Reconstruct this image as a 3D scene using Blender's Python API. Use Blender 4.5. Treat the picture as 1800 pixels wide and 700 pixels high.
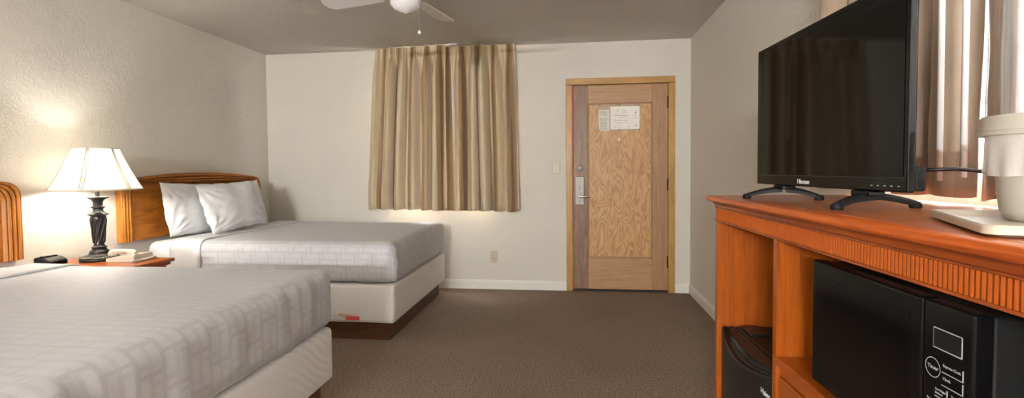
import bpy, bmesh, math, random
from mathutils import Vector, Matrix, noise
random.seed(7)
S = bpy.context.scene
COL = S.collection
for o in list(bpy.data.objects): bpy.data.objects.remove(o)

# ------------------------------------------------------------------ camera
W, H = 4.332, 2.44
YF = -9.6                      # wall behind the camera
YAW, PITCH, ROLL = .1217, -.0358, -.0084
fw = Vector((-math.sin(YAW)*math.cos(PITCH), math.cos(YAW)*math.cos(PITCH), math.sin(PITCH)))
r0 = Vector((math.cos(YAW), math.sin(YAW), 0)); u0 = r0.cross(fw)
rt = r0*math.cos(ROLL)+u0*math.sin(ROLL); up = -r0*math.sin(ROLL)+u0*math.cos(ROLL)
cd = bpy.data.cameras.new('camera'); cam = bpy.data.objects.new('camera', cd); COL.objects.link(cam)
m = Matrix((rt, up, -fw)).transposed().to_4x4(); m.translation = (3.2132, -4.9531, 1.2014)
cam.matrix_world = m
cd.sensor_width = 36; cd.sensor_fit = 'HORIZONTAL'; cd.lens = 876/1800*36; cd.shift_y = -19.18/1800
cd.clip_start = .05
S.camera = cam

# ------------------------------------------------------------------ world, exposure
wd = bpy.data.worlds.new('world'); S.world = wd; wd.use_nodes = True
bg = wd.node_tree.nodes['Background']
bg.inputs[0].default_value = (.92, .96, 1, 1); bg.inputs[1].default_value = 13
S.view_settings.view_transform = 'Standard'
try: S.view_settings.look = 'None'
except Exception: pass
S.view_settings.gamma = 1; S.view_settings.use_curve_mapping = False
S.view_settings.exposure = 1.3
LAMP_E, FILL_BAR_E, FILL_DOME_E = 115, 690, 40

# ------------------------------------------------------------------ material helpers
def srgb(r, g, b):
    f = lambda c: (c/255/12.92) if c/255 <= .04045 else ((c/255+.055)/1.055)**2.4
    return (f(r), f(g), f(b), 1)
class NT:
    def __init__(s, name):
        s.m = bpy.data.materials.new(name); s.m.use_nodes = True
        s.t = s.m.node_tree; s.b = s.t.nodes['Principled BSDF']; s.out = s.t.nodes['Material Output']
    def n(s, typ, **kw):
        nd = s.t.nodes.new(typ)
        for k, v in kw.items():
            if k.startswith('i_'):
                key = k[2:]; key = int(key) if key.isdigit() else key.replace('_', ' ')
                nd.inputs[key].default_value = v
            else: setattr(nd, k, v)
        return nd
    def l(s, a, b): s.t.links.new(a, b)
    def coords(s, scale=(1, 1, 1), kind='Object', rot=(0, 0, 0)):
        tc = s.n('ShaderNodeTexCoord'); mp = s.n('ShaderNodeMapping'); mp.inputs['Scale'].default_value = scale
        mp.inputs['Rotation'].default_value = rot
        s.l(tc.outputs[kind], mp.inputs[0]); return mp.outputs[0]
    def noise(s, vec, scale=5, detail=4, rough=.5, dist=0):
        nd = s.n('ShaderNodeTexNoise'); nd.inputs['Scale'].default_value = scale; nd.inputs['Detail'].default_value = detail
        nd.inputs['Roughness'].default_value = rough; nd.inputs['Distortion'].default_value = dist
        if vec is not None: s.l(vec, nd.inputs['Vector'])
        return nd.outputs['Fac']
    def ramp(s, fac, stops, interp='LINEAR'):
        nd = s.n('ShaderNodeValToRGB'); cr = nd.color_ramp; cr.interpolation = interp
        while len(cr.elements) < len(stops): cr.elements.new(.5)
        for e, (p, c) in zip(cr.elements, stops): e.position = p; e.color = c
        s.l(fac, nd.inputs[0]); return nd.outputs[0]
    def bump(s, h, strength=.3, dist=.01):
        nd = s.n('ShaderNodeBump'); nd.inputs['Strength'].default_value = strength; nd.inputs['Distance'].default_value = dist
        s.l(h, nd.inputs['Height']); s.l(nd.outputs[0], s.b.inputs['Normal'])
    def math(s, op, a, b=None):
        nd = s.n('ShaderNodeMath'); nd.operation = op
        for i, v in enumerate((a, b)):
            if v is None: continue
            if isinstance(v, (int, float)): nd.inputs[i].default_value = v
            else: s.l(v, nd.inputs[i])
        return nd.outputs[0]
def plain(name, col, rough=.5, metal=0, spec=None, coat=0, emit=None, estr=0):
    q = NT(name); q.b.inputs['Base Color'].default_value = col; q.b.inputs['Roughness'].default_value = rough
    q.b.inputs['Metallic'].default_value = metal
    if spec is not None: q.b.inputs['Specular IOR Level'].default_value = spec
    if coat: q.b.inputs['Coat Weight'].default_value = coat
    if emit: q.b.inputs['Emission Color'].default_value = emit; q.b.inputs['Emission Strength'].default_value = estr
    return q.m
def wood(name, dark, mid, light, grain=(1, 14, 14), rough=.35, scale=3.0, coat=.15):
    q = NT(name); v = q.coords(grain)
    f = q.noise(v, scale, 6, .6, 1.2)
    c = q.ramp(f, [(.28, dark), (.5, mid), (.74, light)]); q.l(c, q.b.inputs['Base Color'])
    q.b.inputs['Roughness'].default_value = rough; q.b.inputs['Coat Weight'].default_value = coat
    q.b.inputs['Coat Roughness'].default_value = .25
    q.bump(f, .08, .003); return q.m
def plaster(name, col, col2, sc, st, dist=.006):
    q = NT(name); v = q.coords()
    n1 = q.noise(v, sc, 5, .6); n2 = q.noise(v, sc*.32, 3, .5)
    h = q.math('ADD', n1, q.math('MULTIPLY', n2, .8))
    c = q.ramp(q.noise(v, 1.3, 2), [(.3, col), (.7, col2)]); q.l(c, q.b.inputs['Base Color'])
    q.b.inputs['Roughness'].default_value = .62; q.b.inputs['Specular IOR Level'].default_value = .3
    q.bump(h, st, dist); return q.m
def fabric(name, col, rough=.85, sc=600, st=.15, big=.0, sheen=.1):
    q = NT(name); v = q.coords(); q.b.inputs['Base Color'].default_value = col; q.b.inputs['Roughness'].default_value = rough
    q.b.inputs['Specular IOR Level'].default_value = .2; q.b.inputs['Sheen Weight'].default_value = sheen
    h = q.noise(v, sc, 2)
    if big: h = q.math('ADD', q.math('MULTIPLY', h, .1), q.math('MULTIPLY', q.noise(v, 9, 4, .55, .6), big))
    q.bump(h, st, .012 if big else .002); return q.m

M = {}
M['wall'] = plaster('wall_plaster', srgb(211, 206, 196), srgb(215, 210, 200), 75, .5)
M['ceil'] = plaster('ceiling_plaster', srgb(196, 192, 184), srgb(200, 196, 188), 110, .55, .008)
q = NT('carpet'); v = q.coords()
f1 = q.noise(v, 95, 4, .8); f2 = q.noise(v, 2.2, 3)
c = q.ramp(f1, [(.30, srgb(70, 56, 46)), (.46, srgb(134, 114, 98)), (.58, srgb(160, 140, 122)), (.72, srgb(206, 190, 172))])
mx = q.n('ShaderNodeMix', data_type='RGBA', blend_type='MULTIPLY'); mx.inputs[0].default_value = .35
q.l(c, mx.inputs[6]); q.l(q.ramp(f2, [(.3, (.7, .7, .7, 1)), (.7, (1, 1, 1, 1))]), mx.inputs[7]); q.l(mx.outputs[2], q.b.inputs['Base Color'])
q.b.inputs['Roughness'].default_value = .95; q.b.inputs['Specular IOR Level'].default_value = .1
q.bump(f1, .8, .01); M['carpet'] = q.m
M['white_trim'] = plain('white_trim_paint', srgb(226, 222, 214), .4)
CH = (srgb(128, 58, 8), srgb(152, 74, 13), srgb(170, 88, 20))
M['flute'] = plain('cherry_flute', srgb(158, 75, 15), .55, spec=.2)
M['cherry_y'] = wood('cherry_laminate_along', *CH, grain=(16, 1, 16))
M['cherry_z'] = wood('cherry_laminate_upright', *CH, grain=(16, 16, 1))
M['cherry_dark'] = wood('cherry_moulding', srgb(110, 48, 14), srgb(146, 68, 22), srgb(172, 86, 30), grain=(16, 1, 16))
M['cherry_top'] = wood('cherry_top', srgb(140, 74, 36), srgb(168, 94, 50), srgb(184, 110, 62), grain=(14, 1, 14), rough=.3)
HBc = (srgb(126, 70, 16), srgb(164, 100, 28), srgb(188, 122, 42))
M['hb_panel'] = wood('headboard_panel', *HBc, grain=(8, 1.2, 8), rough=.38)
M['hb_frame'] = wood('headboard_frame', srgb(150, 88, 22), srgb(172, 106, 31), srgb(190, 122, 42), grain=(10, 10, 1.5), rough=.38)
M['plinth'] = wood('bed_plinth_wood', srgb(62, 38, 18), srgb(92, 58, 30), srgb(112, 74, 40), grain=(1.5, 12, 12), rough=.5)
M['casing'] = wood('door_casing_oak', srgb(150, 108, 50), srgb(176, 132, 68), srgb(192, 150, 86), grain=(14, 14, 1), rough=.45)
M['door_rail'] = wood('door_rail_wood', srgb(152, 112, 76), srgb(170, 130, 90), srgb(182, 142, 102), grain=(1, 10, 14), rough=.5)
M['door_stile'] = wood('door_stile_wood', srgb(138, 100, 68), srgb(158, 118, 82), srgb(172, 132, 94), grain=(14, 10, 1), rough=.5)
M['door_stile_worn'] = wood('door_stile_worn_wood', srgb(104, 74, 54), srgb(128, 94, 70), srgb(150, 114, 84), grain=(12, 10, 1), rough=.5)
q = NT('door_plywood'); v = q.coords((5.5, 1, 1.35))
d = q.noise(v, 1.25, 3, .5, .5); w = q.math('FRACT', q.math('MULTIPLY', d, 14))
tri = q.math('ABSOLUTE', q.math('SUBTRACT', w, .5))
c = q.ramp(tri, [(.0, srgb(196, 156, 104)), (.22, srgb(186, 142, 92)), (.40, srgb(172, 126, 78)), (.5, srgb(164, 118, 70))])
q.l(c, q.b.inputs['Base Color']); q.b.inputs['Roughness'].default_value = .45; M['plywood'] = q.m
M['steel'] = plain('brushed_steel', srgb(150, 146, 140), .5, .6)
M['chrome'] = plain('chrome', srgb(225, 225, 228), .15, 1)
M['dark_metal'] = plain('dark_metal', srgb(52, 44, 38), .45, .7)
M['ivory'] = plain('ivory_plastic', srgb(196, 184, 158), .4)
M['slot'] = plain('dark_slot', srgb(40, 34, 28), .7)
M['red_strip'] = plain('red_weatherstrip', srgb(224, 96, 72), .6)
M['paper'] = plain('white_paper', srgb(240, 236, 228), .7)
M['paper2'] = plain('photocopy_paper', srgb(222, 216, 204), .7)
M['ink'] = plain('grey_ink', srgb(120, 114, 106), .8)
q = NT('plastic_sleeve'); q.b.inputs['Base Color'].default_value = srgb(226, 200, 174); q.b.inputs['Roughness'].default_value = .2
q.b.inputs['Alpha'].default_value = .55; M['sleeve'] = q.m
M['sheet'] = fabric('white_sheet', srgb(232, 234, 237), big=.5, st=.22)
M['pillow'] = fabric('white_pillowcase', srgb(234, 236, 239), big=.35, st=.2)
M['box'] = fabric('white_box_cover', srgb(230, 229, 226), big=.3, st=.15)
M['fold'] = fabric('turned_down_linen', srgb(212, 212, 212), big=.4, st=.18)
M['red_tag'] = plain('red_tag', srgb(214, 84, 82), .7)
M['peach_tag'] = plain('peach_tag', srgb(232, 190, 164), .7)
# bedspread: woven interlocking rectangles from two brick grids
q = NT('bedspread_weave'); uv = q.coords((1, 1, 1), 'UV')
def brick(off, sc, bw, rh, mort):
    mp = q.n('ShaderNodeMapping'); mp.inputs['Location'].default_value = off; q.l(uv, mp.inputs[0])
    b = q.n('ShaderNodeTexBrick'); b.offset = .5; b.inputs['Scale'].default_value = sc
    b.inputs['Brick Width'].default_value = bw; b.inputs['Row Height'].default_value = rh; b.inputs['Mortar Size'].default_value = mort
    b.inputs['Mortar Smooth'].default_value = .05; q.l(mp.outputs[0], b.inputs['Vector']); return b.outputs['Fac']
ba = brick((0, 0, 0), 1, .13, .095, .0085); bb = brick((.035, .0475, 0), 1, .13, .095, .0085)
pat = q.math('MAXIMUM', ba, q.math('MULTIPLY', bb, .7))
c = q.ramp(pat, [(0, srgb(194, 195, 198)), (1, srgb(183, 183, 187))]); q.l(c, q.b.inputs['Base Color'])
q.l(q.math('SUBTRACT', .62, q.math('MULTIPLY', pat, .16)), q.b.inputs['Roughness'])
q.b.inputs['Sheen Weight'].default_value = .15; q.b.inputs['Specular IOR Level'].default_value = .3
vv = q.coords(); q.bump(q.math('ADD', q.math('MULTIPLY', q.noise(vv, 500, 2), .05), q.math('MULTIPLY', q.noise(vv, 7, 4, .55, .8), .5)), .14, .012)
M['spread'] = q.m
def striped(name, stops, rep, transl=.25):
    q = NT(name); tc = q.n('ShaderNodeTexCoord'); sx = q.n('ShaderNodeSeparateXYZ'); q.l(tc.outputs['UV'], sx.inputs[0])
    fr = q.math('FRACT', q.math('MULTIPLY', sx.outputs[0], rep))
    c = q.ramp(fr, stops, 'CONSTANT'); q.l(c, q.b.inputs['Base Color'])
    q.b.inputs['Roughness'].default_value = .5; q.b.inputs['Sheen Weight'].default_value = .3; q.b.inputs['Specular IOR Level'].default_value = .35
    tr = q.n('ShaderNodeBsdfTranslucent'); q.l(c, tr.inputs[0]); ms = q.n('ShaderNodeMixShader'); ms.inputs[0].default_value = transl
    q.l(q.b.outputs[0], ms.inputs[1]); q.l(tr.outputs[0], ms.inputs[2]); q.l(ms.outputs[0], q.out.inputs[0])
    return q.m
A_, B_, C_, D_ = srgb(204, 187, 158), srgb(164, 134, 95), srgb(186, 163, 128), srgb(126, 99, 70)
M['curtain'] = striped('striped_satin_curtain', [(0, A_), (.28, C_), (.36, A_), (.54, B_), (.66, D_), (.80, B_), (.9, C_)], 4.4, .02)  # woven stripes, contrast strengthened to paint in the shading of the folds
A_, B_, C_, D_ = srgb(178, 160, 140), srgb(160, 141, 121), srgb(166, 146, 126), srgb(148, 126, 106)
M['curtain2'] = striped('taupe_satin_curtain', [(0, A_), (.4, C_), (.58, B_), (.74, D_), (.8, B_), (.9, C_)], 3.0, .08)
M['sheer'] = striped('white_striped_sheer', [(0, srgb(226, 222, 218)), (.72, srgb(208, 204, 202)), (.86, srgb(218, 215, 212))], 90, .5)
M['white_plastic'] = plain('white_plastic', srgb(236, 236, 236), .35)
M['wand'] = plain('clear_white_wand', srgb(226, 228, 230), .25)
M['track'] = plain('white_track', srgb(220, 216, 206), .4)
q = NT('window_glass'); tp = q.n('ShaderNodeBsdfTransparent'); gl = q.n('ShaderNodeBsdfGlossy'); gl.inputs['Roughness'].default_value = .02
ms = q.n('ShaderNodeMixShader'); ms.inputs[0].default_value = .07; q.l(tp.outputs[0], ms.inputs[1]); q.l(gl.outputs[0], ms.inputs[2]); q.l(ms.outputs[0], q.out.inputs[0]); M['glass'] = q.m
M['fan_white'] = plain('fan_white_enamel', srgb(226, 224, 222), .35)
M['fan_glass'] = plain('fan_white_glass', srgb(236, 236, 238), .12, coat=.5)
M['black_gloss'] = plain('black_gloss_plastic', srgb(11, 11, 12), .16, spec=.28)
M['black_satin'] = plain('black_satin_plastic', srgb(24, 24, 25), .38)
M['black_matte'] = plain('black_matte_plastic', srgb(18, 18, 18), .6, spec=.25)
M['screen'] = plain('tv_screen_glass', srgb(10, 9, 9), .05, spec=.22)
M['fridge'] = plain('fridge_black_enamel', srgb(28, 25, 23), .42, spec=.35)
M['mw_window'] = plain('microwave_window', srgb(8, 8, 8), .12, spec=.25)
M['print'] = plain('light_grey_print', srgb(176, 178, 180), .5)
M['logo'] = plain('silver_logo', srgb(214, 210, 206), .4)
M['bronze'] = plain('lamp_dark_bronze', srgb(34, 32, 32), .36, .25)
M['bucket'] = plain('ice_bucket_plastic', srgb(182, 177, 166), .4)
M['tray'] = plain('tray_plastic', srgb(190, 178, 158), .42)
q = NT('bucket_liner'); q.b.inputs['Base Color'].default_value = srgb(236, 234, 230); q.b.inputs['Roughness'].default_value = .3
q.b.inputs['Alpha'].default_value = .5; M['liner'] = q.m
M['phone'] = plain('phone_beige_plastic', srgb(214, 204, 184), .45)
M['phone_key'] = plain('phone_keys', srgb(196, 186, 166), .5)
M['red_lens'] = plain('red_message_lens', srgb(220, 70, 40), .3)
M['bulb'] = plain('bulb_glow', (1, 1, 1, 1), .5, emit=(1, .94, .86, 1), estr=LAMP_E)
M['globe'] = plain('fill_globe_glow', (1, 1, 1, 1), .5, emit=(.96, .98, 1, 1), estr=FILL_BAR_E)  # glow of the added fill bar, main light for the room
M['dome'] = plain('fill_dome_glow', (1, 1, 1, 1), .5, emit=(1, .99, .97, 1), estr=FILL_DOME_E)  # glow of the added overhead fill dome
q = NT('shade_fabric'); q.b.inputs['Base Color'].default_value = srgb(244, 238, 226); q.b.inputs['Roughness'].default_value = .9
tr = q.n('ShaderNodeBsdfTranslucent'); tr.inputs[0].default_value = srgb(250, 242, 228)
ms = q.n('ShaderNodeMixShader'); ms.inputs[0].default_value = .16
q.l(q.b.outputs[0], ms.inputs[1]); q.l(tr.outputs[0], ms.inputs[2]); q.l(ms.outputs[0], q.out.inputs[0]); M['shade'] = q.m
M['shade_trim'] = plain('shade_trim_braid', srgb(206, 196, 174), .8)

# ------------------------------------------------------------------ mesh helpers
def obj(name, bm, mat, parent=None, smooth=False, angle=None):
    me = bpy.data.meshes.new(name)
    bmesh.ops.recalc_face_normals(bm, faces=bm.faces[:])
    bm.to_mesh(me); bm.free()
    if mat is not None: me.materials.append(M[mat] if isinstance(mat, str) else mat)
    if smooth:
        for p in me.polygons: p.use_smooth = True
    o = bpy.data.objects.new(name, me); COL.objects.link(o); o.parent = parent
    if smooth and angle:
        try: me.set_sharp_from_angle(angle=math.radians(angle))
        except Exception: pass
    return o
def empty(name, loc=(0, 0, 0), rz=0):
    o = bpy.data.objects.new(name, None); COL.objects.link(o); o.location = loc; o.rotation_euler = (0, 0, rz); o.empty_display_size = .1
    return o
def tag(o, label=None, cat=None, group=None, kind=None):
    for k, vv_ in (('label', label), ('category', cat), ('group', group), ('kind', kind)):
        if vv_: o[k] = vv_
    return o
def box(bm, x0, x1, y0, y1, z0, z1, bev=0, seg=2):
    t = bmesh.new(); bmesh.ops.create_cube(t, size=1)
    for vtx in t.verts: vtx.co = Vector(((x0+x1)/2+vtx.co.x*(x1-x0), (y0+y1)/2+vtx.co.y*(y1-y0), (z0+z1)/2+vtx.co.z*(z1-z0)))
    if bev: bmesh.ops.bevel(t, geom=t.edges[:], offset=bev, segments=seg, affect='EDGES', profile=.5)
    merge(bm, t); return bm
def merge(bm, t, mat=None):
    if mat is not None: bmesh.ops.transform(t, matrix=mat, verts=t.verts[:])
    vm = [bm.verts.new(vtx.co) for vtx in t.verts]
    t.verts.index_update()
    for f in t.faces:
        try: bm.faces.new([vm[vtx.index] for vtx in f.verts])
        except ValueError: pass
    t.free(); return bm
def B(*a, bev=0, seg=2):
    bm = bmesh.new(); return box(bm, *a, bev=bev, seg=seg)
def lathe(bm, prof, c=(0, 0, 0), n=32, axis='z', cap=True):
    rings = []
    for r, z in prof:
        ring = []
        for k in range(n):
            a = 2*math.pi*k/n; p = (r*math.cos(a), r*math.sin(a), z)
            if axis == 'y': p = (p[0], z, p[1])
            if axis == 'x': p = (z, p[0], p[1])
            ring.append(bm.verts.new(Vector(c)+Vector(p)))
        rings.append(ring)
    for a, b in zip(rings, rings[1:]):
        for k in range(n): bm.faces.new((a[k], a[(k+1) % n], b[(k+1) % n], b[k]))
    if cap:
        bm.faces.new(rings[0][::-1]); bm.faces.new(rings[-1])
    return bm
def tube(bm, pts, r, n=8, cap=True):
    pts = [Vector(p) for p in pts]; rings = []
    for i, p in enumerate(pts):
        t = (pts[min(i+1, len(pts)-1)]-pts[max(i-1, 0)]).normalized()
        a = Vector((0, 0, 1)) if abs(t.z) < .9 else Vector((1, 0, 0))
        s = t.cross(a).normalized(); w_ = s.cross(t)
        rr = r[i] if isinstance(r, (list, tuple)) else r
        rings.append([bm.verts.new(p+(s*math.cos(2*math.pi*k/n)+w_*math.sin(2*math.pi*k/n))*rr) for k in range(n)])
    for a, b in zip(rings, rings[1:]):
        for k in range(n): bm.faces.new((a[k], a[(k+1) % n], b[(k+1) % n], b[k]))
    if cap: bm.faces.new(rings[0][::-1]); bm.faces.new(rings[-1])
    return bm
def prism(bm, poly, f0, f1):
    """poly: list of 2d pts; f0,f1 map (a,b)->3d for both ends"""
    a = [bm.verts.new(f0(*p)) for p in poly]; b = [bm.verts.new(f1(*p)) for p in poly]
    n = len(poly)
    bm.faces.new(a[::-1]); bm.faces.new(b)
    for k in range(n): bm.faces.new((a[k], a[(k+1) % n], b[(k+1) % n], b[k]))
    return bm
def samples(a, b, r, s):
    L = b-a; inner = max(2, int((L-2*r)/s)); k = 5
    out = [a+r*(1-math.cos(math.pi/2*i/k)) for i in range(k)]
    out += [a+r+(L-2*r)*i/inner for i in range(inner+1)]
    out += [b-r*(1-math.cos(math.pi/2*(k-1-i)/k)) for i in range(k)]
    return out
def rbox(x0, x1, y0, y1, z0, z1, r, s=.04, disp=None, keep=None, uv=None):
    """finely divided rounded box, displaced along its normal by disp(p,n)"""
    bm = bmesh.new(); lo = Vector((x0, y0, z0)); hi = Vector((x1, y1, z1))
    ax = [samples(lo[i], hi[i], r, s) for i in range(3)]
    cache = {}
    def vert(p):
        k = tuple(round(c, 5) for c in p)
        if k in cache: return cache[k]
        p = Vector(p); qv = Vector([min(max(p[i], lo[i]+r), hi[i]-r) for i in range(3)]); d = p-qv
        n = d.normalized() if d.length > 1e-9 else Vector((0, 0, 1)); co = qv+n*r
        if disp: co = co+n*disp(co, n)
        cache[k] = bm.verts.new(co); return cache[k]
    for i in range(3):
        j, k = (i+1) % 3, (i+2) % 3
        for side in (lo[i], hi[i]):
            for a in range(len(ax[j])-1):
                for b in range(len(ax[k])-1):
                    ps = []
                    for da, db in ((0, 0), (1, 0), (1, 1), (0, 1)):
                        p = [0, 0, 0]; p[i] = side; p[j] = ax[j][a+da]; p[k] = ax[k][b+db]; ps.append(p)
                    if keep and not keep(Vector([sum(c)/4 for c in zip(*ps)])): continue
                    vs = [vert(p) for p in ps]
                    if len(set(vs)) == 4:
                        try: bm.faces.new(vs)
                        except ValueError: pass
    for vtx in [w_ for w_ in bm.verts if not w_.link_faces]: bm.verts.remove(vtx)
    if uv:
        bmesh.ops.recalc_face_normals(bm, faces=bm.faces[:])
        ul = bm.loops.layers.uv.new('UVMap')
        for f in bm.faces:
            for lp in f.loops: lp[ul].uv = uv(lp.vert.co, f.normal)
    return bm
def text_bm(s, size, mat4, extrude=.0006, align='LEFT'):
    cu = bpy.data.curves.new('t', 'FONT'); cu.body = s; cu.size = size; cu.extrude = extrude; cu.align_x = align; cu.resolution_u = 3
    o = bpy.data.objects.new('t', cu); COL.objects.link(o)
    dg = bpy.context.evaluated_depsgraph_get(); me = bpy.data.meshes.new_from_object(o.evaluated_get(dg))
    bm = bmesh.new(); bm.from_mesh(me); bmesh.ops.transform(bm, matrix=mat4, verts=bm.verts[:])
    bpy.data.objects.remove(o); bpy.data.curves.remove(cu); bpy.data.meshes.remove(me); return bm

# ------------------------------------------------------------------ the room
def struct(name, bm, mat, **k):
    o = obj(name, bm, mat, **k); o['kind'] = 'structure'; return o
T = .12
struct('floor', B(-T, W+T, YF-T, .15, -.1, 0), 'carpet')
struct('ceiling', B(-T, W+T, YF-T, .15, H, H+.1), 'ceil')
struct('wall_left', B(-T, 0, YF, 0, 0, H), 'wall')
struct('wall_front', B(-T, W+T, YF-T, YF, 0, H), 'wall')
def wall_with_hole(name, axis, a0, a1, holes, c0, c1):
    bm = bmesh.new(); cuts = sorted({a0, a1, *[h[0] for h in holes], *[h[1] for h in holes]})
    for p, n in zip(cuts, cuts[1:]):
        hs = [h for h in holes if h[0] <= p+1e-6 and h[1] >= n-1e-6]
        spans = [(0, H)] if not hs else [(0, hs[0][2]), (hs[0][3], H)]
        for z0, z1 in spans:
            if z1-z0 < 1e-4: continue
            if axis == 'x': box(bm, p, n, c0, c1, z0, z1)
            else: box(bm, c0, c1, p, n, z0, z1)
    return struct(name, bm, 'wall')
DX0, DX1, DZ = 3.205, 4.132, 2.035
W1 = (1.36, 2.46, .90, 2.22); W2 = (-5.6, -2.92, 1.17, 2.25)
wall_with_hole('wall_back', 'x', -T, W+T, [W1, (DX0, DX1, 0, DZ)], 0, .12)
wall_with_hole('wall_right', 'y', YF, 0, [W2], W, W+T)
# windows
def window(name, ax, a0, a1, z0, z1, c0, c1):
    f = bmesh.new(); t = .045
    def bb(p0, p1, q0, q1, d0=c0, d1=c1):
        return (p0, p1, d0, d1, q0, q1) if ax == 'x' else (d0, d1, p0, p1, q0, q1)
    root = struct(name, B(*bb(a0, a0+t, z0, z1)), 'white_trim'); 
    for nm, r in (('window_frame', (a1-t, a1, z0, z1)), ('window_frame', (a0+t, a1-t, z1-t, z1)), ('window_frame', (a0+t, a1-t, z0, z0+t)),
                  ('window_mullion', ((a0+a1)/2-.02, (a0+a1)/2+.02, z0+t, z1-t))):
        obj(nm, B(*bb(*r)), 'white_trim', root)
    mid = (c0+c1)/2
    for p0, p1 in ((a0+t, (a0+a1)/2-.02), ((a0+a1)/2+.02, a1-t)):
        obj('window_pane', B(*bb(p0, p1, z0+t, z1-t, mid-.002, mid+.002)), 'glass', root)
    f.free()
window('window_1', 'x', W1[0], W1[1], W1[2], W1[3], .05, .11)
window('window_2', 'y', W2[0], W2[1], W2[2], W2[3], W+.05, W+.11)
# baseboards: board with a bead on top
def base_run(name, p0, p1, nrm):
    prof = [(0, 0), (.013, 0), (.013, .074), (.010, .082), (.010, .086), (.006, .092), (0, .094)]
    p0, p1, nrm = Vector(p0), Vector(p1), Vector(nrm); bm = bmesh.new()
    prism(bm, prof, lambda a, b: p0+nrm*a+Vector((0, 0, b)), lambda a, b: p1+nrm*a+Vector((0, 0, b)))
    struct(name, bm, 'white_trim')
base_run('baseboard_back', (0, 0, 0), (3.146, 0, 0), (0, -1, 0))
base_run('baseboard_back', (4.184, 0, 0), (W, 0, 0), (0, -1, 0))
base_run('baseboard_right', (W, -.014, 0), (W, YF, 0), (-1, 0, 0))
base_run('baseboard_left', (0, -.014, 0), (0, YF, 0), (1, 0, 0))

# ------------------------------------------------------------------ door
CW = .062
trim = struct('trim_1', B(3.148, 3.148+CW, -.02, 0, 0, 2.028, bev=.004), 'casing')
obj('side_casing', B(4.187-CW, 4.187, -.02, 0, 0, 2.028, bev=.004), 'casing', trim)
obj('head_casing', B(3.148, 4.187, -.02, 0, 2.029, 2.09, bev=.004), wood('door_head_casing', srgb(150, 108, 50), srgb(176, 132, 68), srgb(192, 150, 86), grain=(1, 14, 14), rough=.45), trim)
obj('door_stop', B(DX0, DX0+.032, .042, .12, 0, DZ), 'casing', trim)
obj('door_stop', B(DX1-.032, DX1, .042, .12, 0, DZ), 'casing', trim)
obj('door_stop', B(DX0+.032, DX1-.032, .042, .12, DZ-.036, DZ), 'casing', trim)
obj('threshold', B(DX0, DX1, .0, .12, 0, .0025), 'dark_metal', trim)
obj('threshold_stop', B(DX0+.032, DX1-.032, .042, .12, .0025, .03), 'dark_metal', trim)
x0, x1, z0, z1 = 3.222, 4.120, .022, 2.018
sl, sr, tr_, br = 3.360, 3.977, 1.846, .330
door = struct('door_1', B(sl, sr, .012, .038, br, tr_), 'plywood')
obj('door_stile', B(x0, sl, -.004, .04, z0, z1, bev=.0025), 'door_stile_worn', door)
obj('door_stile', B(sr, x1, -.004, .04, z0, z1, bev=.0025), 'door_stile', door)
obj('top_rail', B(sl+.0005, sr-.0005, -.004, .04, tr_, z1, bev=.0025), 'door_rail', door)
obj('bottom_rail', B(sl+.0005, sr-.0005, -.004, .04, z0, br, bev=.0025), 'door_rail', door)
bead = 'door_stile'
for a in ((sl, sl+.012, br, tr_), (sr-.012, sr, br, tr_), (sl+.012, sr-.012, tr_-.012, tr_), (sl+.012, sr-.012, br, br+.012)):
    obj('panel_bead', B(a[0], a[1], .001, .012, a[2], a[3], bev=.003), bead, door)
obj('door_sweep', B(x0, x1, -.008, .03, .003, .021), 'dark_metal', door)
obj('weatherstrip', B(3.2105, 3.2205, .006, .03, .02, 1.13), 'red_strip', door)
obj('weatherstrip', B(3.2105, 3.2205, .006, .03, 1.20, 2.02), 'red_strip', door)
lp = obj('lock_plate', B(3.236, 3.321, -.022, -.004, .856, 1.134, bev=.004), 'steel', door)
obj('thumb_turn', B(3.272, 3.284, -.036, -.022, 1.005, 1.036, bev=.003), 'steel', lp)
bm = bmesh.new(); lathe(bm, [(.013, -.022), (.013, -.05), (.009, -.056)], (3.279, 0, .94), 16, 'y')
tube(bm, [(3.279, -.054, .94), (3.31, -.058, .94), (3.35, -.058, .939), (3.372, -.056, .938)], [.0105, .011, .010, .009], 10)
obj('lever_handle', bm, 'chrome', lp, True, 50)
bm = bmesh.new(); lathe(bm, [(.004, -.022), (.004, -.0235)], (3.279, 0, .892), 10, 'y'); obj('key_screw', bm, 'slot', lp)
bm = bmesh.new(); lathe(bm, [(.031, -.004), (.031, -.012), (.025, -.018), (.02, -.02)], (3.28, 0, 1.215), 24, 'y'); db = obj('deadbolt', bm, 'steel', door, True, 40)
obj('deadbolt_turn', B(3.261, 3.299, -.034, -.02, 1.209, 1.221, bev=.003), 'steel', db).rotation_euler = (0, 0, 0)
bm = bmesh.new(); lathe(bm, [(.009, .012), (.009, .004), (.006, .003)], (3.66, 0, 1.494), 16, 'y'); obj('peephole', bm, 'white_plastic', door)
bm = bmesh.new(); lathe(bm, [(.005, .012), (.005, .008)], (3.656, 0, 1.42), 12, 'y'); obj('screw_hole', bm, 'slot', door)
for hz in (1.84, 1.049, .295):
    bm = bmesh.new()
    for k in range(5): lathe(bm, [(.0085, hz-.05+k*.02), (.0085, hz-.05+k*.02+.0185)], (4.1215, -.010, 0), 10)
    hg = obj('hinge', bm, 'dark_metal', door)
    bm = bmesh.new(); lathe(bm, [(.004, hz+.049), (.0075, hz+.053), (.0075, hz+.058), (.003, hz+.062)], (4.1215, -.010, 0), 10); obj('hinge_pin', bm, 'dark_metal', hg)
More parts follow.
